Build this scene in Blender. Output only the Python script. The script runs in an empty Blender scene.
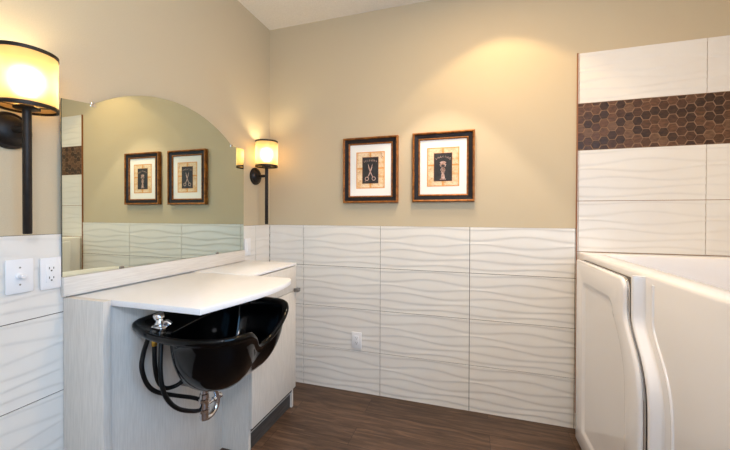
import bpy, bmesh, math, random
from mathutils import Vector, Matrix
random.seed(4)
PI = math.pi
sc = bpy.context.scene
C = sc.collection

# ------------------------------------------------------------------ materials
def lin(r, g, b):
    f = lambda c: (c / 255 / 12.92) if c / 255 <= .04045 else ((c / 255 + .055) / 1.055) ** 2.4
    return (f(r), f(g), f(b), 1)

def mat(name, rgb, rough=.5, metal=0, spec=.5, coat=0, emit=None, estr=0):
    m = bpy.data.materials.new(name)
    m.use_nodes = True
    b = m.node_tree.nodes['Principled BSDF']
    b.inputs['Base Color'].default_value = lin(*rgb)
    b.inputs['Roughness'].default_value = rough
    b.inputs['Metallic'].default_value = metal
    b.inputs['Specular IOR Level'].default_value = spec
    b.inputs['Coat Weight'].default_value = coat
    if emit:
        b.inputs['Emission Color'].default_value = lin(*emit)
        b.inputs['Emission Strength'].default_value = estr
    return m

def nd(m, t, **kw):
    n = m.node_tree.nodes.new(t)
    for k, v in kw.items():
        if k in n.inputs: n.inputs[k].default_value = v
        else: setattr(n, k, v)
    return n

def lk(m, a, b): m.node_tree.links.new(a, b)
def bsdf(m): return m.node_tree.nodes['Principled BSDF']

def noisy(m, rgb1, rgb2, scale=(1, 1, 1), nscale=8, detail=4, bump=0, lo=.35, hi=.65, dist=.01):
    """two-tone noise colour and optional bump, in object space"""
    tc = nd(m, 'ShaderNodeTexCoord'); mp = nd(m, 'ShaderNodeMapping')
    mp.inputs['Scale'].default_value = scale
    nz = nd(m, 'ShaderNodeTexNoise'); nz.inputs['Scale'].default_value = nscale; nz.inputs['Detail'].default_value = detail
    cr = nd(m, 'ShaderNodeValToRGB')
    cr.color_ramp.elements[0].position = lo; cr.color_ramp.elements[0].color = lin(*rgb1)
    cr.color_ramp.elements[1].position = hi; cr.color_ramp.elements[1].color = lin(*rgb2)
    lk(m, tc.outputs['Object'], mp.inputs['Vector']); lk(m, mp.outputs['Vector'], nz.inputs['Vector'])
    lk(m, nz.outputs['Fac'], cr.inputs['Fac']); lk(m, cr.outputs['Color'], bsdf(m).inputs['Base Color'])
    if bump:
        bp = nd(m, 'ShaderNodeBump'); bp.inputs['Strength'].default_value = bump; bp.inputs['Distance'].default_value = dist
        lk(m, nz.outputs['Fac'], bp.inputs['Height']); lk(m, bp.outputs['Normal'], bsdf(m).inputs['Normal'])
    return m

M = {}
M['paint'] = noisy(mat('wall_paint', (204, 188, 159), .62, spec=.3), (202, 186, 157), (206, 190, 161), nscale=260, bump=.06, dist=.002)
M['white'] = noisy(mat('off_white_paint', (236, 230, 220), .7, spec=.2), (233, 227, 217), (238, 232, 222), nscale=200)
M['ceil'] = noisy(mat('ceiling_paint', (244, 238, 229), .9, spec=.1), (238, 232, 223), (248, 242, 234), nscale=170, detail=6, bump=.5, dist=.006)
M['tile'] = noisy(mat('white_wave_tile', (235, 230, 223), .32, spec=.45), (233, 228, 221), (237, 233, 226), nscale=3)
M['grout'] = noisy(mat('grey_grout', (84, 72, 62), .9), (70, 60, 52), (98, 86, 74), nscale=40)
M['tgrout'] = noisy(mat('brown_grout', (196, 162, 128), .9), (150, 112, 80), (172, 134, 100), nscale=40)
hexcols = [((58, 36, 24), (94, 62, 42)), ((74, 48, 32), (114, 78, 54)), ((42, 27, 19), (76, 50, 34)), ((86, 60, 42), (126, 92, 66)), ((64, 42, 27), (100, 66, 43))]
for i, (a, b) in enumerate(hexcols):
    M['hex%d' % i] = noisy(mat('brown_stone_hexagon', a, .38, spec=.4), a, b, scale=(3.5, 1, 8), nscale=11, detail=4, lo=.3, hi=.7)
M['hgrout'] = mat('mosaic_grout', (146, 114, 88), .9)
M['lam'] = noisy(mat('pale_woodgrain_laminate', (222, 217, 210), .45, spec=.35), (214, 209, 202), (226, 221, 214), scale=(14, 14, .9), nscale=14, detail=6, bump=.08, dist=.002)
M['lamh'] = noisy(mat('pale_grain_board', (226, 221, 213), .45, spec=.35), (219, 213, 206), (230, 225, 218), scale=(14, .9, 14), nscale=14, detail=6)
M['top'] = noisy(mat('white_counter_laminate', (243, 243, 245), .33, spec=.4), (241, 241, 243), (245, 245, 247), scale=(20, 2, 20), nscale=12)
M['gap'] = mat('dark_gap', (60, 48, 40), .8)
M['kick'] = noisy(mat('charcoal_toe_kick', (66, 63, 62), .5), (58, 55, 54), (76, 73, 71), scale=(10, 1, 10), nscale=12)
M['black'] = mat('black_gloss_resin', (4, 4, 5), .09, spec=.24)
M['hose'] = mat('black_rubber_hose', (9, 9, 10), .42, spec=.3)
M['chrome'] = mat('chrome', (225, 225, 228), .09, metal=1)
M['brass'] = mat('brass_fitting', (205, 160, 70), .3, metal=1)
M['steel'] = mat('brushed_metal', (150, 148, 145), .35, metal=1)
M['bronze'] = noisy(mat('dark_bronze', (34, 27, 23), .48, metal=.35), (28, 22, 19), (42, 34, 28), nscale=30)
M['acryl'] = mat('white_gloss_acrylic', (243, 241, 242), .13, spec=.5, coat=.3)
M['plastic'] = mat('white_plate_plastic', (240, 240, 242), .35)
M['slot'] = mat('dark_slot', (70, 66, 64), .7)
M['gold'] = noisy(mat('antique_gold', (150, 92, 36), .42, metal=.4), (124, 72, 26), (172, 108, 46), scale=(3, 3, 3), nscale=14, detail=4)
M['fblack'] = noisy(mat('black_frame_lacquer', (22, 16, 17), .5, spec=.3), (19, 13, 15), (28, 20, 21), nscale=30)
M['matb'] = mat('white_mat_board', (247, 245, 240), .8)
M['panel'] = noisy(mat('black_print_panel', (34, 34, 36), .6), (30, 29, 31), (46, 45, 46), nscale=40)
M['pborder'] = mat('brown_print_border', (120, 62, 36), .7)
M['ink'] = noisy(mat('pale_pink_ink', (196, 160, 148), .7), (168, 126, 112), (216, 186, 174), nscale=60)
M['inkd'] = mat('tan_ink', (160, 112, 88), .7)
M['inkr'] = mat('red_brown_ink', (150, 74, 50), .7)
# parchment with an orange fold cross
def parchment():
    m = mat('parchment_print', (236, 205, 160), .7)
    tc = nd(m, 'ShaderNodeTexCoord'); nz = nd(m, 'ShaderNodeTexNoise'); nz.inputs['Scale'].default_value = 26; nz.inputs['Detail'].default_value = 6
    cr = nd(m, 'ShaderNodeValToRGB'); cr.color_ramp.elements[0].position = .3; cr.color_ramp.elements[0].color = lin(222, 172, 112)
    cr.color_ramp.elements[1].position = .62; cr.color_ramp.elements[1].color = lin(244, 221, 186)
    lk(m, tc.outputs['Object'], nz.inputs['Vector']); lk(m, nz.outputs['Fac'], cr.inputs['Fac'])
    sx = nd(m, 'ShaderNodeSeparateXYZ'); lk(m, tc.outputs['Object'], sx.inputs['Vector'])
    def band(sock, off):
        a = nd(m, 'ShaderNodeMath', operation='ADD'); lk(m, sock, a.inputs[0]); a.inputs[1].default_value = off
        ab = nd(m, 'ShaderNodeMath', operation='ABSOLUTE'); lk(m, a.outputs[0], ab.inputs[0])
        r = nd(m, 'ShaderNodeMapRange'); r.inputs['From Min'].default_value = .002; r.inputs['From Max'].default_value = .009
        r.inputs['To Min'].default_value = .95; r.inputs['To Max'].default_value = 0
        lk(m, ab.outputs[0], r.inputs['Value']); return r.outputs[0]
    outs = [band(sx.outputs['X'], 0), band(sx.outputs['Z'], -.012), band(sx.outputs['X'], .105), band(sx.outputs['X'], -.105), band(sx.outputs['Z'], .13), band(sx.outputs['Z'], -.13)]
    acc = outs[0]
    for o in outs[1:]:
        mx = nd(m, 'ShaderNodeMath', operation='MAXIMUM'); lk(m, acc, mx.inputs[0]); lk(m, o, mx.inputs[1]); acc = mx.outputs[0]
    mix = nd(m, 'ShaderNodeMix', data_type='RGBA'); lk(m, acc, mix.inputs[0]); lk(m, cr.outputs['Color'], mix.inputs[6]); mix.inputs[7].default_value = lin(226, 150, 66)
    # faint handwriting: short brown strokes in rows
    mp = nd(m, 'ShaderNodeMapping'); mp.inputs['Scale'].default_value = (95, 95, 260); lk(m, tc.outputs['Object'], mp.inputs['Vector'])
    n2 = nd(m, 'ShaderNodeTexNoise'); n2.inputs['Scale'].default_value = 1; n2.inputs['Detail'].default_value = 2; lk(m, mp.outputs[0], n2.inputs['Vector'])
    r2 = nd(m, 'ShaderNodeMapRange'); r2.inputs['From Min'].default_value = .58; r2.inputs['From Max'].default_value = .68; r2.inputs['To Max'].default_value = .6; lk(m, n2.outputs['Fac'], r2.inputs['Value'])
    mi2 = nd(m, 'ShaderNodeMix', data_type='RGBA'); lk(m, r2.outputs[0], mi2.inputs[0]); lk(m, mix.outputs[2], mi2.inputs[6]); mi2.inputs[7].default_value = lin(176, 112, 76)
    lk(m, mi2.outputs[2], bsdf(m).inputs['Base Color'])
    return m
M['parch'] = parchment()
# mirror glass
M['mirror'] = mat('mirror_silver', (212, 220, 208), .0, metal=1)
M['medge'] = mat('mirror_glass_edge', (60, 74, 72), .2)
# lamp shade: thin linen that lets light through
def shade_mat():
    m = bpy.data.materials.new('linen_lamp_shade'); m.use_nodes = True
    t = m.node_tree; t.nodes.remove(t.nodes['Principled BSDF'])
    out = t.nodes['Material Output']
    d = nd(m, 'ShaderNodeBsdfDiffuse'); d.inputs['Color'].default_value = lin(180, 158, 118)
    tr = nd(m, 'ShaderNodeBsdfTranslucent')
    tc = nd(m, 'ShaderNodeTexCoord'); nz = nd(m, 'ShaderNodeTexNoise'); nz.inputs['Scale'].default_value = 60
    cr = nd(m, 'ShaderNodeValToRGB'); cr.color_ramp.elements[0].color = lin(128, 102, 70); cr.color_ramp.elements[1].color = lin(136, 110, 78)
    lk(m, tc.outputs['Object'], nz.inputs['Vector']); lk(m, nz.outputs['Fac'], cr.inputs['Fac']); lk(m, cr.outputs['Color'], tr.inputs['Color'])
    rf = nd(m, 'ShaderNodeBsdfRefraction'); rf.inputs['IOR'].default_value = 1.22; rf.inputs['Roughness'].default_value = 1.0; rf.inputs['Color'].default_value = lin(255, 238, 200)
    mx = nd(m, 'ShaderNodeMixShader'); mx.inputs[0].default_value = .62
    lk(m, d.outputs[0], mx.inputs[1]); lk(m, tr.outputs[0], mx.inputs[2])
    m2 = nd(m, 'ShaderNodeMixShader'); m2.inputs[0].default_value = .16
    lk(m, mx.outputs[0], m2.inputs[1]); lk(m, rf.outputs[0], m2.inputs[2]); lk(m, m2.outputs[0], out.inputs['Surface'])
    return m
M['shade'] = shade_mat()
SC = (175, (1, .82, .48))
M['bulb'] = mat('glowing_bulb', (255, 240, 210), .5, emit=(255, 255, 255), estr=SC[0] * .68)
bsdf(M['bulb']).inputs['Emission Color'].default_value = (*SC[1], 1)
# wood plank floor, boards run along X
def floor_mat():
    m = mat('dark_wood_planks', (84, 62, 50), .42, spec=.4)
    tc = nd(m, 'ShaderNodeTexCoord')
    br = nd(m, 'ShaderNodeTexBrick'); br.offset = .37; br.offset_frequency = 2
    br.inputs['Scale'].default_value = 1; br.inputs['Mortar Size'].default_value = .0012; br.inputs['Mortar Smooth'].default_value = .3
    br.inputs['Brick Width'].default_value = 1.22; br.inputs['Row Height'].default_value = .165; br.inputs['Bias'].default_value = 0
    br.inputs['Color1'].default_value = (0, 0, 0, 1); br.inputs['Color2'].default_value = (1, 1, 1, 1); br.inputs['Mortar'].default_value = (.5, .5, .5, 1)
    mp0 = nd(m, 'ShaderNodeMapping'); mp0.inputs['Location'].default_value = (.35, .06, 0)
    lk(m, tc.outputs['Object'], mp0.inputs['Vector']); lk(m, mp0.outputs[0], br.inputs['Vector'])
    mp = nd(m, 'ShaderNodeMapping'); mp.inputs['Scale'].default_value = (1.1, 11, 1)
    ad = nd(m, 'ShaderNodeVectorMath', operation='MULTIPLY_ADD'); ad.inputs[1].default_value = (9, 9, 9)
    lk(m, br.outputs['Color'], ad.inputs[0]); lk(m, tc.outputs['Object'], ad.inputs[2]); lk(m, ad.outputs[0], mp.inputs['Vector'])
    nz = nd(m, 'ShaderNodeTexNoise'); nz.inputs['Scale'].default_value = 3.2; nz.inputs['Detail'].default_value = 8; nz.inputs['Roughness'].default_value = .62; nz.inputs['Distortion'].default_value = .8
    lk(m, mp.outputs['Vector'], nz.inputs['Vector'])
    cr = nd(m, 'ShaderNodeValToRGB'); e = cr.color_ramp.elements
    e[0].position = .28; e[0].color = lin(50, 38, 31); e[1].position = .72; e[1].color = lin(118, 92, 74)
    x = e.new(.5); x.color = lin(85, 65, 52)
    lk(m, nz.outputs['Fac'], cr.inputs['Fac'])
    hsv = nd(m, 'ShaderNodeHueSaturation')
    r = nd(m, 'ShaderNodeMapRange'); r.inputs['To Min'].default_value = .82; r.inputs['To Max'].default_value = 1.16
    lk(m, br.outputs['Color'], r.inputs['Value']); lk(m, r.outputs[0], hsv.inputs['Value']); lk(m, cr.outputs['Color'], hsv.inputs['Color'])
    mix = nd(m, 'ShaderNodeMix', data_type='RGBA'); lk(m, br.outputs['Fac'], mix.inputs[0]); lk(m, hsv.outputs['Color'], mix.inputs[6]); mix.inputs[7].default_value = lin(38, 28, 23)
    lk(m, mix.outputs[2], bsdf(m).inputs['Base Color'])
    bp = nd(m, 'ShaderNodeBump'); bp.inputs['Strength'].default_value = .12; bp.inputs['Distance'].default_value = .004
    lk(m, nz.outputs['Fac'], bp.inputs['Height']); lk(m, bp.outputs['Normal'], bsdf(m).inputs['Normal'])
    return m
M['floor'] = floor_mat()

# ------------------------------------------------------------------ mesh helpers
class MB:
    def __init__(s): s.v = []; s.f = []; s.mi = []
    def add(s, vs, fs, mi=0):
        o = len(s.v); s.v += [tuple(v) for v in vs]; s.f += [tuple(i + o for i in f) for f in fs]; s.mi += [mi] * len(fs); return s
    def box(s, a, b, mi=0):
        (x0, y0, z0), (x1, y1, z1) = a, b
        x0, x1 = sorted((x0, x1)); y0, y1 = sorted((y0, y1)); z0, z1 = sorted((z0, z1))
        return s.add([(x0, y0, z0), (x1, y0, z0), (x1, y1, z0), (x0, y1, z0), (x0, y0, z1), (x1, y0, z1), (x1, y1, z1), (x0, y1, z1)],
                     [(0, 3, 2, 1), (4, 5, 6, 7), (0, 1, 5, 4), (1, 2, 6, 5), (2, 3, 7, 6), (3, 0, 4, 7)], mi)
    def loops(s, L, cap0=False, cap1=False, closed=True, mi=0):
        n = len(L[0]); vs = [p for l in L for p in l]; fs = []
        for i in range(len(L) - 1):
            for j in range(n if closed else n - 1):
                k = (j + 1) % n
                fs.append((i * n + j, i * n + k, (i + 1) * n + k, (i + 1) * n + j))
        if cap0: fs.append(tuple(reversed(range(n))))
        if cap1: fs.append(tuple(range((len(L) - 1) * n, len(L) * n)))
        return s.add(vs, fs, mi)
    def lathe(s, c, axis, prof, n=32, cap0=True, cap1=True, mi=0):
        """prof: list of (radius, height along axis)"""
        a = Vector(axis).normalized(); u = a.orthogonal().normalized(); w = a.cross(u); c = Vector(c)
        L = [[c + a * h + (u * math.cos(2 * PI * j / n) + w * math.sin(2 * PI * j / n)) * r for j in range(n)] for r, h in prof]
        return s.loops(L, cap0, cap1, True, mi)
    def tube(s, pts, r, n=12, mi=0, sub=8):
        P = spline(pts, sub) if sub > 1 else [Vector(p) for p in pts]
        L = []; u = None
        for i, p in enumerate(P):
            t = (P[min(i + 1, len(P) - 1)] - P[max(i - 1, 0)]).normalized()
            u = t.orthogonal().normalized() if u is None else (u - t * u.dot(t)).normalized()
            w = t.cross(u)
            L.append([p + (u * math.cos(2 * PI * j / n) + w * math.sin(2 * PI * j / n)) * r for j in range(n)])
        return s.loops(L, True, True, True, mi)
    def prism(s, poly, d, mi=0):
        """poly: 3-D outline, d: extrusion vector"""
        n = len(poly); d = Vector(d); A = [Vector(p) for p in poly]; B = [p + d for p in A]
        return s.loops([A, B], True, True, True, mi)
    def build(s, name, mats, parent=None, smooth=None, bevel=0, seg=2, loc=None, local=False):
        me = bpy.data.meshes.new(name); me.from_pydata([tuple(v) for v in s.v], [], s.f)
        mats = mats if isinstance(mats, (list, tuple)) else [mats]
        for m in mats: me.materials.append(m)
        me.polygons.foreach_set('material_index', s.mi)
        bm = bmesh.new(); bm.from_mesh(me)
        bmesh.ops.recalc_face_normals(bm, faces=bm.faces)
        if bevel:
            bmesh.ops.remove_doubles(bm, verts=bm.verts, dist=1e-6)
            es = [e for e in bm.edges if len(e.link_faces) == 2 and e.calc_face_angle(0) > .5]
            bmesh.ops.bevel(bm, geom=es, offset=bevel, segments=seg, profile=.5, affect='EDGES', clamp_overlap=True)
            smooth = 40 if smooth is None else smooth
        bm.to_mesh(me); bm.free()
        if smooth:
            me.polygons.foreach_set('use_smooth', [True] * len(me.polygons))
            me.set_sharp_from_angle(angle=math.radians(smooth))
        o = bpy.data.objects.new(name, me); C.objects.link(o)
        if loc is not None:                       # move the origin to loc, geometry stays
            me.transform(Matrix.Translation(-Vector(loc))); o.location = loc
        if parent:
            o.parent = parent
            if not local: o.matrix_parent_inverse = Matrix.Translation(-parent_loc(parent))
        return o

def parent_loc(o):
    p = Vector(o.location)
    if o.parent: p = p + parent_loc(o.parent) + o.matrix_parent_inverse.translation
    return p

def spline(pts, sub=8, closed=False):
    P = [Vector(p) for p in pts]; n = len(P); out = []
    for i in range(n if closed else n - 1):
        g = (lambda k: P[k % n]) if closed else (lambda k: P[max(0, min(n - 1, k))])
        a, b, c, d = g(i - 1), g(i), g(i + 1), g(i + 2)
        for j in range(sub):
            t = j / sub
            out.append(.5 * ((2 * b) + (c - a) * t + (2 * a - 5 * b + 4 * c - d) * t * t + (3 * b - a - 3 * c + d) * t ** 3))
    if not closed: out.append(P[-1])
    return out

def thing(name, loc, label, cat, group=None):
    o = bpy.data.objects.new(name, None); o.empty_display_size = .1; C.objects.link(o); o.location = loc
    return tag(o, label, cat, group)
def tag(o, label, cat, group=None):
    o['label'] = label; o['category'] = cat
    if group: o['group'] = group
    return o
def struct(o): o['kind'] = 'structure'; return o

RX, FY, H = 2.96, -3.65, 2.762          # right wall, front wall, ceiling height

# ------------------------------------------------------------------ room shell
struct(MB().box((-.1, FY - .1, -.1), (RX + .1, .1, 0)).build('floor', M['floor']))
struct(MB().box((-.1, FY - .1, H), (RX + .1, .1, H + .1)).build('ceiling', M['ceil']))
wl = struct(MB().box((-.1, FY - .1, 0), (0, .1, H)).build('wall_left', M['paint']))
wb = struct(MB().box((0, 0, 0), (RX, .1, H)).build('wall_back', M['paint']))
WX0, WX1, WZ0, WZ1 = -3.45, -2.05, .95, 2.3     # window opening in the right wall, behind the photographer's shoulder
m = MB()
m.box((RX, FY - .1, 0), (RX + .1, WX0, H)).box((RX, WX1, 0), (RX + .1, .1, H)).box((RX, WX0, 0), (RX + .1, WX1, WZ0)).box((RX, WX0, WZ1), (RX + .1, WX1, H))
struct(m.build('wall_right', M['white']))
struct(MB().box((0, FY - .1, 0), (RX, FY, H)).build('wall_front', M['white']))

# wavy relief tiles -------------------------------------------------
TW, TH = .61, .305
LN = [(.06, .022, .05), (.27, .052, .05), (.43, .05, .58), (.60, .045, .78), (.765, .03, .45), (.92, .03, .2)]
def wave(u, v):
    """relief 0..1 at tile coordinate u (along), v (down)"""
    L = [(a + k + b * math.cos(2 * PI * (u - p))) for k in (-1, 0, 1) for a, b, p in LN]
    for i in range(len(L) - 1):
        if L[i] <= v < L[i + 1]:
            t = (v - L[i]) / max(.02, L[i + 1] - L[i])
            if t < .80: q = t / .80; return .5 - .5 * math.cos(PI * q)
            q = (t - .80) / .20; return .5 + .5 * math.cos(PI * q)
    return 0
NU, NV = 34, 96
WAVE = {}
def wave_c(iu, iv, nu, nv):
    k = (round(iu / nu, 4), round(iv / nv, 4))
    if k not in WAVE: WAVE[k] = wave(*k)
    return WAVE[k]
def tile_panel(mb, a0, a1, ts, z_edges, place, rel=.0018, base=.006, gv=.0036, gh=.0036):
    """tiles between a0..a1 along the wall, seams at ts; place(a, z, d) -> point, d = distance off the wall"""
    cuts = [a0] + [t for t in sorted(ts) if a0 + .002 < t < a1 - .002] + [a1]
    ref = sorted(ts)[0]
    for i in range(len(cuts) - 1):
        l, r = cuts[i], cuts[i + 1]
        li = l + (gv / 2 if i else 0); ri = r - (gv / 2 if i < len(cuts) - 2 else 0)
        n = max(3, int(round(NU * (r - l) / TW)))
        for k in range(len(z_edges) - 1):
            zt, zb = z_edges[k], z_edges[k + 1]
            vs = []
            for iv in range(NV + 1):
                v = iv / NV; z = (zt - gh / 2) + (zb - zt + gh) * v
                for iu in range(n + 1):
                    a = li + (ri - li) * iu / n
                    u = ((a - ref) / TW) % 1
                    iuu = round(u * 120)
                    vs.append(place(a, z, base + rel * wave_c(iuu, iv, 120, NV)))
            fs = [(iv * (n + 1) + iu, iv * (n + 1) + iu + 1, (iv + 1) * (n + 1) + iu + 1, (iv + 1) * (n + 1) + iu) for iv in range(NV) for iu in range(n)]
            # side skirts down to the wall
            W = n + 1
            rim = [iu for iu in range(W)] + [iv * W + n for iv in range(1, NV + 1)] + [NV * W + iu for iu in range(n - 1, -1, -1)] + [iv * W for iv in range(NV - 1, 0, -1)]
            o = len(vs)
            for q in rim:
                iv, iu = divmod(q, W); v = iv / NV
                vs.append(place(li + (ri - li) * iu / n, (zt - gh / 2) + (zb - zt + gh) * v, .0005))
            R = len(rim)
            fs += [(rim[j], rim[(j + 1) % R], o + (j + 1) % R, o + j) for j in range(R)]
            mb.add(vs, fs, 0)
ZR = [1.22, .915, .61, .305, 0.0]
PX0 = 2.143
def placeB(a, z, d): return (a, -d, z)
def placeL(a, z, d): return (d, a, z)
mb = MB(); seams = [.304 + TW * k for k in range(-1, 5)]
tile_panel(mb, .0095, PX0 - .002, seams, ZR, placeB)
mb.box((.001, -.0035, .001), (PX0 - .002, -.0002, 1.2195), 1)
t1 = mb.build('tile_wainscot', [M['tile'], M['grout']], wb, smooth=60)
mb = MB(); seams = [-.19 - TW * k for k in range(0, 7)] + [.42]
tile_panel(mb, -2.75, -.0095, seams, ZR, placeL)
mb.box((.0002, -2.75, .001), (.0035, -.001, 1.2195), 1)
t2 = mb.build('tile_wainscot', [M['tile'], M['grout']], wl, smooth=60)
# tall tiled splash panel behind the tub: tiles, hexagon band, tiles
mb = MB(); seams = [PX0 + .61 * k for k in range(-1, 3)]
ps = [PX0 + .006 + .6115 * k for k in range(-1, 3)]
tile_panel(mb, PX0, RX - .001, ps, [2.273, 1.970], placeB, rel=.0019, base=.008, gv=.003)
tile_panel(mb, PX0, RX - .001, ps, [1.690, 1.385, 1.08, .775, .47, .165], placeB, rel=.0019, base=.008, gv=.003)
mb.box((PX0, -.0045, .16), (RX - .001, -.0002, 2.273), 1)
mb.build('tile_splash_panel', [M['tile'], M['tgrout']], wb, smooth=60)
mb = MB(); mb.box((PX0 - .005, -.0125, 0.1), (PX0 - .0002, -.0002, 2.275))
mb.build('tile_edge_trim', mat('brown_edge_trim', (150, 98, 62), .5, metal=.2), wb)
# hexagon mosaic
mb = MB(); mb.box((PX0, -.0065, 1.6905), (RX - .001, -.0046, 1.9695), 5)
hw = .0275; hh = .0256; px = hw * 1.5; gap = .0020
def clip_poly(P, lo, hi, ax):
    for s, lim in ((1, lo), (-1, hi)):
        out = []
        for i in range(len(P)):
            a, b = P[i], P[(i + 1) % len(P)]
            da, db = s * (a[ax] - lim), s * (b[ax] - lim)
            if da >= 0: out.append(a)
            if da * db < 0:
                t = da / (da - db); out.append((a[0] + (b[0] - a[0]) * t, a[1] + (b[1] - a[1]) * t))
        P = out
        if not P: return P
    return P
col = 0; x = PX0 + .012
while x < RX + hw:
    z = 1.690 + (hh if col % 2 else .004) - hh
    while z < 1.97 + hh:
        def ring(k): return [(x + (hw - k) * math.cos(PI / 3 * j), z + (hh - k) / (math.sqrt(3) / 2) * math.sin(PI / 3 * j)) for j in range(6)]
        A = clip_poly(clip_poly(ring(gap), PX0 + .001, RX - .002, 0), 1.6915, 1.9685, 1)
        if len(A) > 2:
            cx = sum(p[0] for p in A) / len(A); cz = sum(p[1] for p in A) / len(A)
            B = [(p[0] + (cx - p[0]) * .06, p[1] + (cz - p[1]) * .06) for p in A]
            mi = random.choice([0, 0, 1, 1, 2, 2, 3, 4])
            mb.loops([[(p[0], -.0060, p[1]) for p in A], [(p[0], -.0074, p[1]) for p in A], [(p[0], -.0080, p[1]) for p in B]], False, True, True, mi)
        z += 2 * hh
    x += px; col += 1
mb.build('hexagon_mosaic_band', [M['hex%d' % i] for i in range(5)] + [M['hgrout']], wb)

# window behind the photographer
win = MB(); wa, wb2 = RX + .03, RX + .09
for a, b in (((wa, WX0, WZ0), (wb2, WX0 + .05, WZ1)), ((wa, WX1 - .05, WZ0), (wb2, WX1, WZ1)), ((wa, WX0, WZ0), (wb2, WX1, WZ0 + .05)), ((wa, WX0, WZ1 - .05), (wb2, WX1, WZ1)), ((wa, (WX0 + WX1) / 2 - .025, WZ0), (wb2, (WX0 + WX1) / 2 + .025, WZ1))):
    win.box(a, b)
struct(win.build('window_1', M['plastic']))

# ------------------------------------------------------------------ mirror
MY0, MY1, MZ = -1.431, -.343, 1.052
poly = [(MY0, MZ), (MY1, MZ), (MY1, 1.750)]
ya, yb, zs, zp = -1.318, -.469, 1.754, 1.895
poly.append((yb, zs))
cy = (ya + yb) / 2; hcw = (yb - ya) / 2; rise = zp - zs; R = (hcw * hcw + rise * rise) / (2 * rise); czc = zp - R
n = 40
a0 = math.asin(hcw / R)
for i in range(1, n): 
    a = a0 - 2 * a0 * i / n
    poly.append((cy + R * math.sin(a), czc + R * math.cos(a)))
poly += [(ya, zs), (MY0, 1.742)]
mr = thing('wall_mirror', (0.012, cy, MZ), 'large frameless wall mirror with an arched top above the vanity backsplash', 'mirror')
mb = MB(); mb.prism([(.012, y, z) for y, z in poly], (.0055, 0, 0))
g = mb.build('mirror_glass', [M['mirror'], M['medge']], mr)
for p in g.data.polygons:
    p.material_index = 0 if p.normal.x > .9 else 1
mb = MB(); mb.prism([(.0102, y * .97 + cy * .03, MZ + (z - MZ) * .97) for y, z in poly], (.0016, 0, 0)).build('mirror_backing', M['slot'], mr)
for y, z, s in ((ya, zs, 1), (yb, zs, 1), (-1.20, MZ, -1), (-.60, MZ, -1)):
    mb = MB(); mb.box((.0165, y - .010, z - .011 if s > 0 else z - .004), (.0205, y + .010, z + .004 if s > 0 else z + .009))
    mb.build('mirror_clip', M['chrome'] if s > 0 else M['steel'], mr, bevel=.001)

# ------------------------------------------------------------------ vanity carcass, worktop, backsplash, cabinet
ep = MB().box((.0112, -1.425, .0), (.226, -1.397, .9705)).build('vanity_end_panel', M['lam'], bevel=.0012)
tag(ep, 'tall pale laminate end panel standing on the floor under the left end of the mirror', 'panel')
bp_ = MB().box((.195, -1.3966, .0), (.213, -.786, .947)).build('vanity_back_panel', M['lam'], bevel=.0006)
tag(bp_, 'wide pale laminate back panel behind the hoses of the black basin', 'panel')
sp = MB().box((.0112, -1.433, .9765), (.029, -.343, 1.0505)).build('backsplash_board', M['lamh'], bevel=.001)
tag(sp, 'low white backsplash board running along the wall under the mirror', 'backsplash')
bow = [(.030, -1.3962), (.637, -1.391), (.657, -1.30), (.676, -1.215), (.692, -1.12), (.697, -1.03), (.692, -.94), (.678, -.868), (.662, -.822), (.645, -.797), (.628, -.7875), (.030, -.7868)]
sm = [Vector((*bow[0], 0)), Vector((*bow[1], 0))] + [p for p in spline([(*p, 0) for p in bow[1:11]], 6)][1:] + [Vector((*bow[11], 0))]
ct = MB().prism([(p.x, p.y, .9485) for p in sm], (0, 0, .0225)).build('worktop', M['top'], bevel=.002)
tag(ct, 'white bow-fronted worktop overhanging the black shampoo basin', 'worktop')
cb = thing('base_cabinet', (.2, -.545, 0), 'narrow pale laminate base cabinet with drawer and door right of the basin', 'cabinet')
mb = MB(); mb.box((.0112, -.7850, 0), (.385, -.767, .9585)); mb.box((.0112, -.323, 0), (.385, -.305, .9585)); mb.box((.0112, -.767, .09), (.372, -.323, .108)); mb.box((.0112, -.767, .108), (.02, -.323, .9585))
mb.box((.02, -.767, .94), (.372, -.323, .9585))
mb.build('body', M['lam'], cb)
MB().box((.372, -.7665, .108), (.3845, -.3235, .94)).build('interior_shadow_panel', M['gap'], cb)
MB().box((.0112, -.7866, .9588), (.408, -.301, .9735)).build('cabinet_top', M['top'], cb, bevel=.0015)
dr = MB().box((.3855, -.7835, .7905), (.4045, -.3065, .9525)).build('drawer', M['lam'], cb, bevel=.0008)
dd = MB().box((.3855, -.7835, .138), (.4045, -.3065, .7865)).build('door', M['lam'], cb, bevel=.0008)
MB().box((.4046, -.335, .782), (.436, -.297, .806)).build('handle', M['steel'], dd, bevel=.002)
MB().box((.362, -.7665, .001), (.3715, -.3235, .0895)).build('toe_kick', M['kick'], cb)

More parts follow.
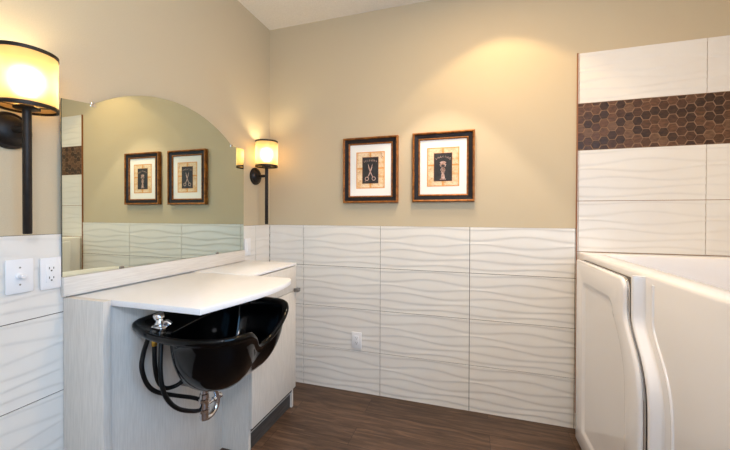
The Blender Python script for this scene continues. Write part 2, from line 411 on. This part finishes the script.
# ------------------------------------------------------------------ shampoo basin
bs = thing('shampoo_basin', (.45, -1.085, .49), 'glossy black salon shampoo basin with neck notch hanging under the white worktop', 'basin')
O = [(.2138, -1.29, .866), (.275, -1.335, .852), (.39, -1.366, .845), (.53, -1.370, .845), (.645, -1.338, .846), (.704, -1.280, .846), (.722, -1.222, .842), (.708, -1.168, .815), (.676, -1.095, .752), (.682, -1.020, .762), (.700, -.955, .812), (.692, -.893, .856), (.645, -.842, .873), (.55, -.818, .874), (.42, -.812, .874), (.30, -.82, .874), (.2138, -.86, .876), (.2138, -1.085, .872)]
Pn = [(.385, -1.25, .830), (.42, -1.308, .834), (.48, -1.338, .836), (.565, -1.340, .837), (.634, -1.313, .838), (.680, -1.270, .838), (.694, -1.220, .834), (.684, -1.166, .806), (.653, -1.095, .745), (.659, -1.022, .755), (.676, -.962, .805), (.666, -.906, .848), (.630, -.866, .865), (.55, -.846, .866), (.47, -.845, .866), (.41, -.862, .862), (.385, -.91, .858), (.372, -1.085, .846)]
SUB = 6
Ol = [Vector((max(p.x, .2138), p.y, p.z)) for p in spline(O, SUB, True)]; Pl = spline(Pn, SUB, True)
cO = Vector((.45, -1.085, 0))
def ins(l, k, dz):     # move towards the bowl centre by k metres, and by dz
    out = []
    for p in l:
        d = Vector((cO.x - p.x, cO.y - p.y, 0)); d.normalize(); out.append(p + d * k + Vector((0, 0, dz)))
    return out
bot_o = Vector((.46, -1.105, .568)); bot_i = Vector((.46, -1.105, .588))
def bowl(l, bot, N, e=.66):
    out = []
    for i in range(N + 1):
        t = i / N * .97; s = math.cos(t * PI / 2) ** e; f = math.sin(t * PI / 2) ** 1.1
        out.append([Vector((bot.x + (p.x - bot.x) * s, bot.y + (p.y - bot.y) * s, p.z + (bot.z - p.z) * f)) for p in l])
    return out
ext = bowl(ins(Pl, -.006, -.030), bot_o, 14)
inn = bowl(ins(Pl, .006, -.012), bot_i, 14)
L = list(reversed(ext)) + [ins(Ol, .012, -.030), ins(Ol, .003, -.024), ins(Ol, 0, -.014), ins(Ol, .002, -.005), ins(Ol, .009, 0), ins(Ol, .016, -.003), ins(Pl, -.003, .001), ins(Pl, .002, -.004)] + inn
mb = MB(); mb.loops(L, True, True)
bw = mb.build('bowl', M['black'], bs, smooth=70)
# faucet on the rear left of the deck
fa = MB(); fx, fy, fz = .345, -1.292, .846
fa.box((fx - .024, fy - .022, fz - .010), (fx + .030, fy + .022, fz + .010)); fb = fa.build('faucet', M['chrome'], bs, bevel=.006, seg=3)
MB().lathe((fx, fy, fz + .009), (0, 0, 1), [(.018, 0), (.019, .006), (.014, .014), (.012, .030), (.0, .032)], 20, True, False).build('faucet_body', M['chrome'], fb, smooth=40)
MB().lathe((fx, fy, fz + .034), (-.25, -.2, 1), [(.012, 0), (.019, .003), (.020, .018), (.017, .023), (.0, .024)], 20, True, False).build('faucet_lever', M['chrome'], fb, smooth=40)
MB().tube([(fx + .006, fy + .006, fz + .018), (fx + .022, fy + .014, fz + .022), (fx + .036, fy + .020, fz + .010)], .0085).build('spout', M['chrome'], fb, smooth=60)
# hoses below the deck
def hose(pts, r=.0085): return MB().tube(pts, r, 12, sub=10).build('hose', M['hose'], bs, smooth=80)
hose([(.315, -1.315, .815), (.30, -1.327, .744), (.30, -1.332, .691), (.30, -1.31, .622), (.31, -1.275, .574), (.33, -1.206, .528), (.36, -1.129, .481), (.37, -1.093, .446), (.38, -1.098, .423), (.39, -1.16, .446), (.39, -1.243, .501), (.385, -1.291, .562), (.38, -1.313, .628), (.37, -1.312, .71), (.352, -1.29, .815)])
hose([(.33, -1.303, .790), (.33, -1.301, .698), (.33, -1.287, .628), (.33, -1.255, .584), (.34, -1.216, .574), (.36, -1.194, .588), (.385, -1.172, .612)])
MB().lathe((.33, -1.303, .775), (0, 0, 1), [(.0095, 0), (.0105, .004), (.0105, .03), (.008, .034), (.008, .055)], 12).build('hose_fitting', M['brass'], bs, smooth=40)
# drain below the bowl
tx = .40; ty = -1.118
tp = MB().lathe((tx, ty, .385), (0, 0, 1), [(.008, 0), (.016, .003), (.019, .012), (.019, .118), (.015, .120), (.015, .195)], 20).build('drain_trap', M['chrome'], bs, smooth=40)
MB().tube([(tx, ty, .512), (tx, ty + .033, .516), (tx, ty + .064, .490), (tx, ty + .080, .446), (tx, ty + .076, .412), (tx, ty + .056, .390), (tx, ty + .028, .384), (tx, ty, .392)], .0125, 14).build('trap_bend', M['chrome'], tp, smooth=80)
MB().lathe((tx, ty, .446), (0, 1, 0), [(.008, 0), (.008, .052), (.013, .054), (.013, .062), (.008, .064), (.008, .088), (.014, .09), (.014, .1), (.009, .104)], 16).build('cross_pipe', M['chrome'], tp, smooth=40)
for z in (.465, .420):
    MB().lathe((tx, ty, z), (0, 0, 1), [(.019, 0), (.0225, .002), (.0225, .016), (.019, .018)], 8).build('slip_nut', M['chrome'], tp)
mb = MB(); mb.tube([(tx - .006, ty, .530), (.34, -1.10, .522), (.265, -1.062, .501), (.238, -1.06, .500), (.2145, -1.06, .500)], .017, 14)
mb.build('wall_outlet_pipe', M['steel'], tp, smooth=60)

# ------------------------------------------------------------------ wall plates
def plate(name, label, cat, Y, Z, w, h, kind, face):
    """face L: on the left wall (looks to +X); face B: on the back wall (looks to -Y)"""
    if face == 'L': P = lambda a, z, d: (d, Y + a, Z + z)
    else: P = lambda a, z, d: (Y + a, -d, Z + z)
    base = .0108
    t = thing(name, P(0, 0, base), label, cat)
    def slab(nm, a0, a1, z0, z1, d0, d1, m, par, bev=0):
        return MB().box(P(a0, z0, d0), P(a1, z1, d1)).build(nm, m, par, bevel=bev)
    slab('plate', -w / 2, w / 2, -h / 2, h / 2, base, base + .006, M['plastic'], t, .0022)
    f = base + .006
    ax = (1, 0, 0) if face == 'L' else (0, -1, 0)
    if kind == 'knob':
        MB().lathe(P(0, 0, f), ax, [(.0125, 0), (.0125, .003), (.0085, .005), (.0078, .022), (.006, .0235)], 24).build('dimmer_knob', M['plastic'], t, smooth=40)
        for z in (-.030, .030):
            MB().lathe(P(0, z, f - .0004), ax, [(.0030, 0), (.0030, .0009)], 12).build('screw', M['steel'], t)
    elif kind in ('duplex', 'smallduplex'):
        fc = slab('receptacle', -.0165, .0165, -.0335, .0335, f - .002, f + .0018, M['plastic'], t, .0012)
        g = f + .0018
        for zc in (-.019, .017):
            slab('slot', -.0080, -.0055, zc - .001, zc + .0075, g - .001, g + .0003, M['slot'], fc)
            slab('slot', .0055, .0080, zc - .001, zc + .0065, g - .001, g + .0003, M['slot'], fc)
            slab('ground_hole', -.0026, .0026, zc - .0095, zc - .0045, g - .001, g + .0003, M['slot'], fc)
        for z in (-.048, .048):
            MB().lathe(P(0, z, f - .0004), ax, [(.0026, 0), (.0026, .0008)], 12).build('screw', M['plastic'], t)
    else:
        slab('rocker', -.0165, .0165, -.0335, .0335, f - .002, f + .004, M['plastic'], t, .0015)
        for z in (-.048, .048):
            MB().lathe(P(0, z, f - .0004), ax, [(.0026, 0), (.0026, .0008)], 12).build('screw', M['plastic'], t)
    return t
plate('dimmer_switch', 'white wall plate with a round knob left of the outlet by the mirror', 'switch', -1.558, 1.0775, .077, .119, 'knob', 'L')
plate('wall_outlet', 'white double outlet beside the lower left corner of the mirror', 'outlet', -1.4665, 1.073, .066, .118, 'duplex', 'L')
plate('wall_switch', 'white wall plate below the far sconce, right of the mirror edge', 'switch', -.2945, 1.069, .066, .121, 'rocker', 'L')
plate('wall_outlet', 'white outlet low on the tiled back wall near the floor', 'outlet', .740, .384, .076, .118, 'duplex', 'B')

# ------------------------------------------------------------------ wall sconces
def sconce(label):
    t = thing('wall_sconce', (0, -.19, 1.582), label, 'wall light', 'bronze wall sconces beside the mirror')
    B = lambda mb, n, m, par=None, **k: mb.build(n, m, par or t, local=True, **k)
    B(MB().lathe((.0005, 0, 0), (1, 0, 0), [(.063, 0), (.063, .008), (.060, .013), (.052, .014), (.048, .018), (.044, .026), (.030, .034), (.012, .038)], 48), 'back_plate', M['bronze'], smooth=35)
    B(MB().lathe((.030, 0, 0), (1, 0, 0), [(.0105, 0), (.0105, .066)], 20), 'arm', M['bronze'], smooth=40)
    B(MB().lathe((.1, 0, -.354), (0, 0, 1), [(.0105, 0), (.012, .002), (.012, .422), (.010, .424)], 24), 'pole', M['bronze'], smooth=40)
    B(MB().lathe((.1, 0, .061), (0, 0, 1), [(.010, 0), (.034, .003), (.034, .009), (.017, .012), (.017, .045)], 28), 'socket', M['bronze'], smooth=40)
    zb, zt, r = .066, .250, .0785
    sh = B(MB().lathe((.1, 0, 0), (0, 0, 1), [(r, zb), (r, zb + .06), (r, zt - .06), (r, zt)], 64, False, False), 'shade', M['shade'], smooth=60)
    for z in (zb - .002, zt - .009):
        c = MB().lathe((.1, 0, 0), (0, 0, 1), [(r - .0035, z), (r + .0022, z), (r + .0022, z + .012), (r - .0035, z + .012), (r - .0035, z)], 64, False, False)
        B(c, 'shade_rim', M['bronze'], sh, smooth=40)
    for k in range(3):
        a = 2 * PI * k / 3 + .5
        sp = MB().tube([(.1 + .030 * math.cos(a), .030 * math.sin(a), .069), (.1 + (r - .001) * math.cos(a), (r - .001) * math.sin(a), .068)], .0016, 6, sub=1)
        B(sp, 'shade_spoke', M['bronze'])
    B(MB().lathe((.1, 0, .0715), (0, 0, 1), [(.0355, 0), (r - .002, 0), (r - .002, .0012), (.0355, .0012), (.0355, 0)], 48, False, False), 'shade_diffuser', M['shade'], smooth=40)
    B(MB().lathe((.1, 0, .106), (0, 0, 1), [(.010, 0), (.013, .008), (.022, .028), (.0295, .050), (.029, .066), (.021, .082), (.006, .089)], 24), 'bulb', M['bulb'], smooth=80)
    return t
s1 = sconce('lit bronze wall sconce near the room corner, past the far end of the mirror')
def copy_tree(o, parent=None):
    c = o.copy(); C.objects.link(c)
    if parent: c.parent = parent
    for ch in o.children: copy_tree(ch, c)
    return c
s2 = copy_tree(s1); s2.location = (0, -1.580, 1.582)
s2['label'] = 'large lit bronze wall sconce above the knob plate at the near mirror end'

# ------------------------------------------------------------------ framed prints
def letters(txt, xs, size, y, arc):
    """little raised letters on a gentle arc, as one mesh builder"""
    mb = MB()
    for ch, (x, z, rot) in zip(txt, arc):
        cu = bpy.data.curves.new('glyph', 'FONT'); cu.body = ch; cu.size = size; cu.align_x = 'CENTER'; cu.extrude = .0001
        ob = bpy.data.objects.new('glyph', cu); C.objects.link(ob)
        dg = bpy.context.evaluated_depsgraph_get(); me = ob.evaluated_get(dg).to_mesh()
        vs = []
        for v in me.vertices:
            a, b = v.co.x, v.co.y
            vs.append((x + a * math.cos(rot) - b * math.sin(rot), y - v.co.z, z + a * math.sin(rot) + b * math.cos(rot)))
        mb.add(vs, [tuple(p.vertices) for p in me.polygons])
        ob.evaluated_get(dg).to_mesh_clear()
        bpy.data.objects.remove(ob); bpy.data.curves.remove(cu)
    return mb
def framed(xc, zc, label, art):
    W, Hh = .408, .470
    t = thing('framed_print', (xc, -.0005, zc), label, 'picture', 'framed barber prints on the back wall')
    B = lambda mb, n, m, par=None, **k: mb.build(n, m, par or t, local=True, **k)
    def rect(o, d): return [(sx * (W / 2 - o), -d, sz * (Hh / 2 - o)) for sx, sz in ((-1, -1), (1, -1), (1, 1), (-1, 1))]
    mb = MB()
    mb.loops([rect(0, 0), rect(0, .030), rect(.003, .034), rect(.008, .035), rect(.012, .032), rect(.0145, .027)], mi=0)
    mb.loops([rect(.0145, .027), rect(.018, .025), rect(.040, .021), rect(.041, .019), rect(.041, 0), rect(0, 0)], mi=1)
    fr = B(mb, 'frame', [M['gold'], M['fblack']])
    mb = MB(); mb.loops([rect(.0405, .012), rect(.0405, .022), rect(.044, .0245), rect(.048, .0225), rect(.0515, .016), rect(.0515, .012)])
    B(mb, 'inner_lip', M['gold'], fr)
    MBm = MB().box((-W / 2 + .0515, -.0135, -Hh / 2 + .0515), (W / 2 - .0515, -.0105, Hh / 2 - .0515)); B(MBm, 'mat_board', M['matb'])
    pr = B(MB().box((-.106, -.0145, -.131), (.106, -.0138, .131)), 'print', M['parch'])
    B(MB().box((-.0605, -.0150, -.0965), (.0605, -.0146, .0935)), 'print_border', M['pborder'], pr)
    B(MB().box((-.0570, -.0154, -.0930), (.0570, -.0151, .0900)), 'dark_panel', M['panel'], pr)
    y = -.0157
    word = 'SCISSORS' if art == 'scissors' else 'SHAVING'
    n = len(word); span = .090 if art == 'scissors' else .086
    arc = []
    for i in range(n):
        u = (i / (n - 1) - .5) * 2
        if art == 'scissors': arc.append((u * span / 2, .056 + .007 * (1 - u * u), -.12 * u))
        else: arc.append((u * span / 2, .048 + .014 * (1 - u * u), -.30 * u))
    B(letters(word, None, .0175 if art == 'scissors' else .0185, y, arc), 'lettering', M['ink'], pr)
    mb = MB(); mt = MB()
    F = lambda x, z: (x, y, z)
    def stroke(b, pts, ws):
        """flat tapered stroke through pts"""
        Lp = []; Rp = []
        for i, p in enumerate(pts):
            a = Vector(pts[max(0, i - 1)]); c = Vector(pts[min(len(pts) - 1, i + 1)]); d = (c - a).normalized(); nrm = Vector((-d.y, d.x)) * ws[i] / 2
            Lp.append((p[0] + nrm.x, y, p[1] + nrm.y)); Rp.append((p[0] - nrm.x, y, p[1] - nrm.y))
        for i in range(len(pts) - 1):
            A = [Lp[i], Lp[i + 1], Rp[i + 1], Rp[i]]; b.add(A + [(q[0], y + .0003, q[2]) for q in A], [(0, 1, 2, 3), (4, 7, 6, 5), (0, 4, 5, 1), (1, 5, 6, 2), (2, 6, 7, 3), (3, 7, 4, 0)])
    if art == 'scissors':
        for s in (-1, 1):
            stroke(mb, [(s * .016, .044), (s * .010, .018), (0, -.012), (-s * .010, -.034), (-s * .019, -.050)], [.0015, .0075, .0085, .006, .005])
            cx, cz, r = -s * .0255, -.0615, .0125
            stroke(mb, [(cx + r * math.cos(2 * PI * k / 18), cz + r * math.sin(2 * PI * k / 18)) for k in range(19)], [.0045] * 19)
        stroke(mb, [(-.034, -.072), (-.040, -.084)], [.004, .002])
        yk = y; sl = MB(); stroke(sl, [(.074, .118), (.090, .116), (.076, .108), (.091, .104), (.075, .098), (.092, .092), (.080, .084), (.090, .076)], [.003, .004, .0035, .004, .003, .004, .003, .002])
        B(sl, 'red_seal', M['inkr'], pr)
    else:
        for k in range(9):
            u = (k - 4) / 4; stroke(mb, [(u * .010, .014), (u * .020, .038 - .006 * u * u)], [.003, .0045])
        def oval(b, cx, cz, rx, rz, w): stroke(b, [(cx + rx * math.cos(2 * PI * k / 20), cz + rz * math.sin(2 * PI * k / 20)) for k in range(21)], [w] * 21)
        stroke(mb, [(-.022, .014), (.022, .014)], [.004, .004])
        oval(mb, 0, .006, .017, .007, .003); oval(mb, 0, -.020, .013, .014, .004)
        stroke(mb, [(0, .0), (0, -.036)], [.016, .010]); oval(mb, 0, -.020, .006, .008, .003)
        stroke(mb, [(-.011, -.036), (.011, -.036)], [.005, .005])
        stroke(mb, [(0, -.038), (0, -.060), (0, -.080)], [.012, .022, .026]); stroke(mb, [(-.020, -.083), (.020, -.083)], [.005, .005])
    B(mb, 'drawing', M['ink'], pr)
    return t
framed(.841, 1.6195, 'left of the two gold and black framed prints, drawing of scissors', 'scissors')
framed(1.3495, 1.6225, 'right of the two gold and black framed prints, drawing of a shaving brush', 'brush')

# ------------------------------------------------------------------ walk-in bathtub
tub = thing('walk_in_bathtub', (2.53, -.74, 0), 'tall white walk-in bathtub with a side door standing against the tiled back wall', 'bathtub')
TX0, TX1, TY0, TY1, TZ = 2.150, 2.930, -1.50, -.0135, 1.080
def rrect(x0, x1, y0, y1, r, z, n=6):
    out = []
    for cx, cy, a in ((x1 - r, y1 - r, 0), (x0 + r, y1 - r, PI / 2), (x0 + r, y0 + r, PI), (x1 - r, y0 + r, 3 * PI / 2)):
        for k in range(n + 1):
            t = a + PI / 2 * k / n; out.append((cx + r * math.cos(t), cy + r * math.sin(t), z))
    return out
def rr(i, r, z): return rrect(TX0 + i, TX1 - i, TY0 + i, TY1 - i, r, z)
def ri(a, b, c, d, r, z): return rrect(TX0 + a, TX1 - b, TY0 + c, TY1 - d, r, z)
Ls = [rr(.004, .012, .0), rr(0, .014, .01), rr(0, .014, TZ - .016), rr(.0012, .014, TZ - .009), rr(.005, .014, TZ - .003), rr(.012, .014, TZ),
      ri(.085, .07, .09, .115, .05, TZ), ri(.093, .078, .098, .123, .05, TZ - .004), ri(.098, .083, .103, .128, .05, TZ - .013), ri(.105, .09, .11, .135, .05, TZ - .06),
      ri(.125, .11, .14, .16, .06, .45), ri(.15, .14, .17, .19, .08, .16), ri(.20, .19, .22, .24, .10, .13)]
mb = MB(); mb.loops(Ls, True, True); mb.build('tub_shell', M['acryl'], tub, smooth=50)
MB().box((TX0 + .16, -.62, .13), (TX1 - .15, TY1 - .17, .52)).build('seat', M['acryl'], tub, bevel=.02, seg=3)
# the S-shaped edge of the door: shift along -Y below the shoulder
PT = [(2, 0), (.925, 0), (.885, -.004), (.84, -.034), (.786, -.076), (.735, -.104), (.685, -.122), (.62, -.131), (.55, -.133), (-1, -.133)]
def path0(z):
    for (z1, d1), (z0, d0) in zip(PT, PT[1:]):
        if z0 <= z <= z1: return d0 + (d1 - d0) * (z - z0) / (z1 - z0)
def path(z): return sum(path0(z + k * .006) for k in range(-3, 4)) / 7
ZS = [.02 + (1.0 - .02) * k / 46 for k in range(47)]
# door: outline, bevelled outside edge, recessed field
def door_loop(i, x):
    """outline inset by i"""
    yl, zb, zt, r = -.128 - i, .022 + i, 1.046 - i, max(.012, .045 - i)
    ye = -.742 + i
    pts = [(x, yl, zb), (x, yl, zt)]
    for k in range(9):
        a = PI / 2 * k / 8; pts.append((x, ye + r - r * math.sin(a), zt - r + r * math.cos(a)))
    zlo = zt - r
    for k in range(1, 41):
        z = zlo + (zb - zlo) * k / 40; pts.append((x, ye + path(z), z))
    return pts
def rec_loop(i, x):
    yl, zb, zt, r = -.238 - i, .115 + i, .945 - i, .055
    ye = -.640 + i
    pts = []
    for k in range(5):
        a = PI / 2 * k / 4; q = .03; pts.append((x, yl - q + q * math.cos(a) if False else yl - q * (1 - math.cos(PI / 2 - a)) * 0, zb if k == 0 else zb + (zt - zb) * k / 5))
    pts.append((x, yl, zt - .03)); pts.append((x, yl - .008, zt - .008)); pts.append((x, yl - .03, zt))
    for k in range(9):
        a = PI / 2 * k / 8; pts.append((x, ye + r - r * math.sin(a), zt - r + r * math.cos(a)))
    zlo = zt - r
    for k in range(1, 35):
        z = zlo + (zb - zlo) * k / 34; pts.append((x, ye + path(z) * .92, z))
    return pts
n1 = len(door_loop(0, 0)); n2 = len(rec_loop(0, 0))
DX = 2.106
mb = MB()
mb.loops([door_loop(.001, DX + .014), door_loop(.0, DX + .0125), door_loop(.001, DX + .007), door_loop(.005, DX + .002), door_loop(.012, DX)], True, False)
# the face between the door edge and the recess
def resample(l, n):
    P = [Vector(p) for p in l] + [Vector(l[0])]; d = [0]
    for a, b in zip(P, P[1:]): d.append(d[-1] + (b - a).length)
    out = []; j = 0
    for k in range(n):
        s = d[-1] * k / n
        while d[j + 1] < s: j += 1
        out.append(P[j].lerp(P[j + 1], (s - d[j]) / max(1e-9, d[j + 1] - d[j])))
    return out
bmx = bmesh.new()
def add_loop(l): return [bmx.verts.new(p) for p in l]
outer = add_loop(door_loop(.012, DX)); inner = add_loop(rec_loop(0, DX))
es = [bmx.edges.new((l[i], l[(i + 1) % len(l)])) for l in (outer, inner) for i in range(len(l))]
bmesh.ops.triangle_fill(bmx, use_beauty=True, use_dissolve=False, edges=es, normal=(-1, 0, 0))
bmx.verts.index_update()
mb.add([v.co for v in bmx.verts], [tuple(v.index for v in f.verts) for f in bmx.faces]); bmx.free()
mb.loops([rec_loop(0, DX), rec_loop(.006, DX + .0012), rec_loop(.015, DX + .0060), rec_loop(.024, DX + .0095), rec_loop(.030, DX + .010)], False, True)
def weld(mb):
    b = bmesh.new(); vs = [b.verts.new(v) for v in mb.v]; b.verts.index_update()
    for f in mb.f:
        try: b.faces.new([vs[i] for i in f])
        except ValueError: pass
    bmesh.ops.remove_doubles(b, verts=b.verts, dist=1e-5); b.verts.index_update()
    o = MB().add([v.co.copy() for v in b.verts], [tuple(v.index for v in f.verts) for f in b.faces]); b.free(); return o
door = weld(mb).build('door', M['acryl'], tub, smooth=38)
# chrome seal along the door edge
def edge_pts(off, x, ztop, r, zlow=.03):
    """curve following the door edge at distance off, rounded over the top corner"""
    ye = -.735 - off; pts = []
    for k in range(9):
        a = PI / 2 * k / 8; pts.append((x, ye + r - r * math.sin(a), ztop - r + r * math.cos(a)))
    for k in range(1, 41):
        z = (ztop - r) + (zlow - (ztop - r)) * k / 40; pts.append((x, ye + path(z), z))
    return pts
MB().loops([door_loop(.0, DX + .0142), door_loop(-.0012, DX + .0155), door_loop(-.0012, DX + .0212), door_loop(.0, DX + .0225)], True, True).build('chrome_trim', M['chrome'], door, smooth=60)
MB().loops([door_loop(.002, DX + .0226), door_loop(.002, 2.1496)], True, True).build('door_seal', M['slot'], door, smooth=60)
# raised frame strip round the door opening, its outer edge steps back to the fixed panel
ZB = 1.066
zz = [.012 + (ZB - .012) * k / 48 for k in range(49)]
def strip(off, x): return [(x, -.742 - off + path(z), z) for z in zz]
SP = [(.040, 2.151), (.040, 2.117), (.043, 2.1145), (.054, 2.1145), (.0575, 2.117), (.060, 2.122), (.063, 2.140), (.067, 2.147), (.074, 2.151)]
mb = MB(); mb.loops([strip(a, b) for a, b in SP], closed=False)
for k in (0, 48): mb.add([strip(a, b)[k] for a, b in SP], [tuple(range(len(SP)))])
weld(mb).build('frame_strip', M['acryl'], tub, smooth=50)
# fixed side panel: raised bead that follows the door curve
mb = MB(); bd = [(2.1495, -.742 - .125 + path(z) * .97, z) for z in [1.045 - (1.045 - .03) * k / 60 for k in range(61)]]
mb.tube(bd, .0055, 10, sub=1); mb.build('panel_bead', M['acryl'], tub, smooth=80)

# ------------------------------------------------------------------ light
def spot(name, loc, power, ang, blend, col, rad, aim=None):
    l = bpy.data.lights.new(name, 'SPOT'); l.energy = power; l.spot_size = math.radians(ang); l.spot_blend = blend; l.color = col; l.shadow_soft_size = rad
    o = bpy.data.objects.new(name, l); C.objects.link(o); o.location = loc
    if aim: o.rotation_euler = Vector([a - b for a, b in zip(aim, loc)]).to_track_quat('-Z', 'Y').to_euler()
    return o
LC = {'A': (18.5, (1, .70, .34)), 'B': (46, (1, .84, .66)), 'C': (1.5, (1, .5, .2)), 'D': (15.5, (1, .70, .38)), 'E': (38, (.90, .91, 1)), 'W': (39, (.24, .58, 1))}
spot('ceiling_downlight', (1.72, -.37, 2.745), LC['A'][0], 104, .22, LC['A'][1], .035)
spot('ceiling_downlight', (1.35, -.50, 2.745), LC['B'][0], 68, .15, LC['B'][1], .035)
spot('ceiling_downlight', (2.45, -.62, 2.745), LC['C'][0], 128, .5, LC['C'][1], .04)
dl = bpy.data.lights.new('ceiling_panel_light', 'AREA'); dl.shape = 'DISK'; dl.size = .22; dl.energy = LC['D'][0]; dl.color = LC['D'][1]
do = bpy.data.objects.new('ceiling_panel_light', dl); C.objects.link(do); do.location = (1.62, -.92, 2.752)
el = bpy.data.lights.new('added_fill_light', 'POINT'); el.shadow_soft_size = .12; el.energy = LC['E'][0]; el.color = LC['E'][1]
eo = bpy.data.objects.new('added_fill_light', el); C.objects.link(eo); eo.location = (1.95, -2.85, 1.98)  # added fill point, no fixture: lifts the ceiling and side walls from behind the camera
al = bpy.data.lights.new('window_daylight', 'AREA'); al.shape = 'RECTANGLE'; al.size = WZ1 - WZ0 - .1; al.size_y = WX1 - WX0 - .1; al.energy = LC['W'][0]; al.color = LC['W'][1]
ao = bpy.data.objects.new('window_daylight', al); C.objects.link(ao); ao.location = (RX + .095, (WX0 + WX1) / 2, (WZ0 + WZ1) / 2); ao.rotation_euler = (0, PI / 2, 0)
w = bpy.data.worlds.new('World'); sc.world = w; w.use_nodes = True
w.node_tree.nodes['Background'].inputs[0].default_value = (.7, .82, 1, 1); w.node_tree.nodes['Background'].inputs[1].default_value = .4

# ------------------------------------------------------------------ camera
cd = bpy.data.cameras.new('camera'); cam = bpy.data.objects.new('camera', cd); C.objects.link(cam)
cd.sensor_width = 36; cd.lens = 333.65 / 730 * 36; cd.shift_y = -6.916 / 730; cd.clip_start = .02
yaw, pitch, roll = .3008, -.0074, -.0029
cam.matrix_world = Matrix.Translation((1.5153, -2.3146, 1.293)) @ Matrix.Rotation(yaw, 4, 'Z') @ Matrix.Rotation(PI / 2 + pitch, 4, 'X') @ Matrix.Rotation(-roll, 4, 'Z')
sc.camera = cam
sc.view_settings.view_transform = 'Standard'; sc.view_settings.look = 'None'; sc.view_settings.gamma = 1; sc.view_settings.use_curve_mapping = False
sc.view_settings.exposure = 0
sc.cycles.max_bounces = 10; sc.cycles.diffuse_bounces = 5; sc.cycles.glossy_bounces = 5; sc.cycles.sample_clamp_indirect = 6
sc.cycles.use_denoising = True
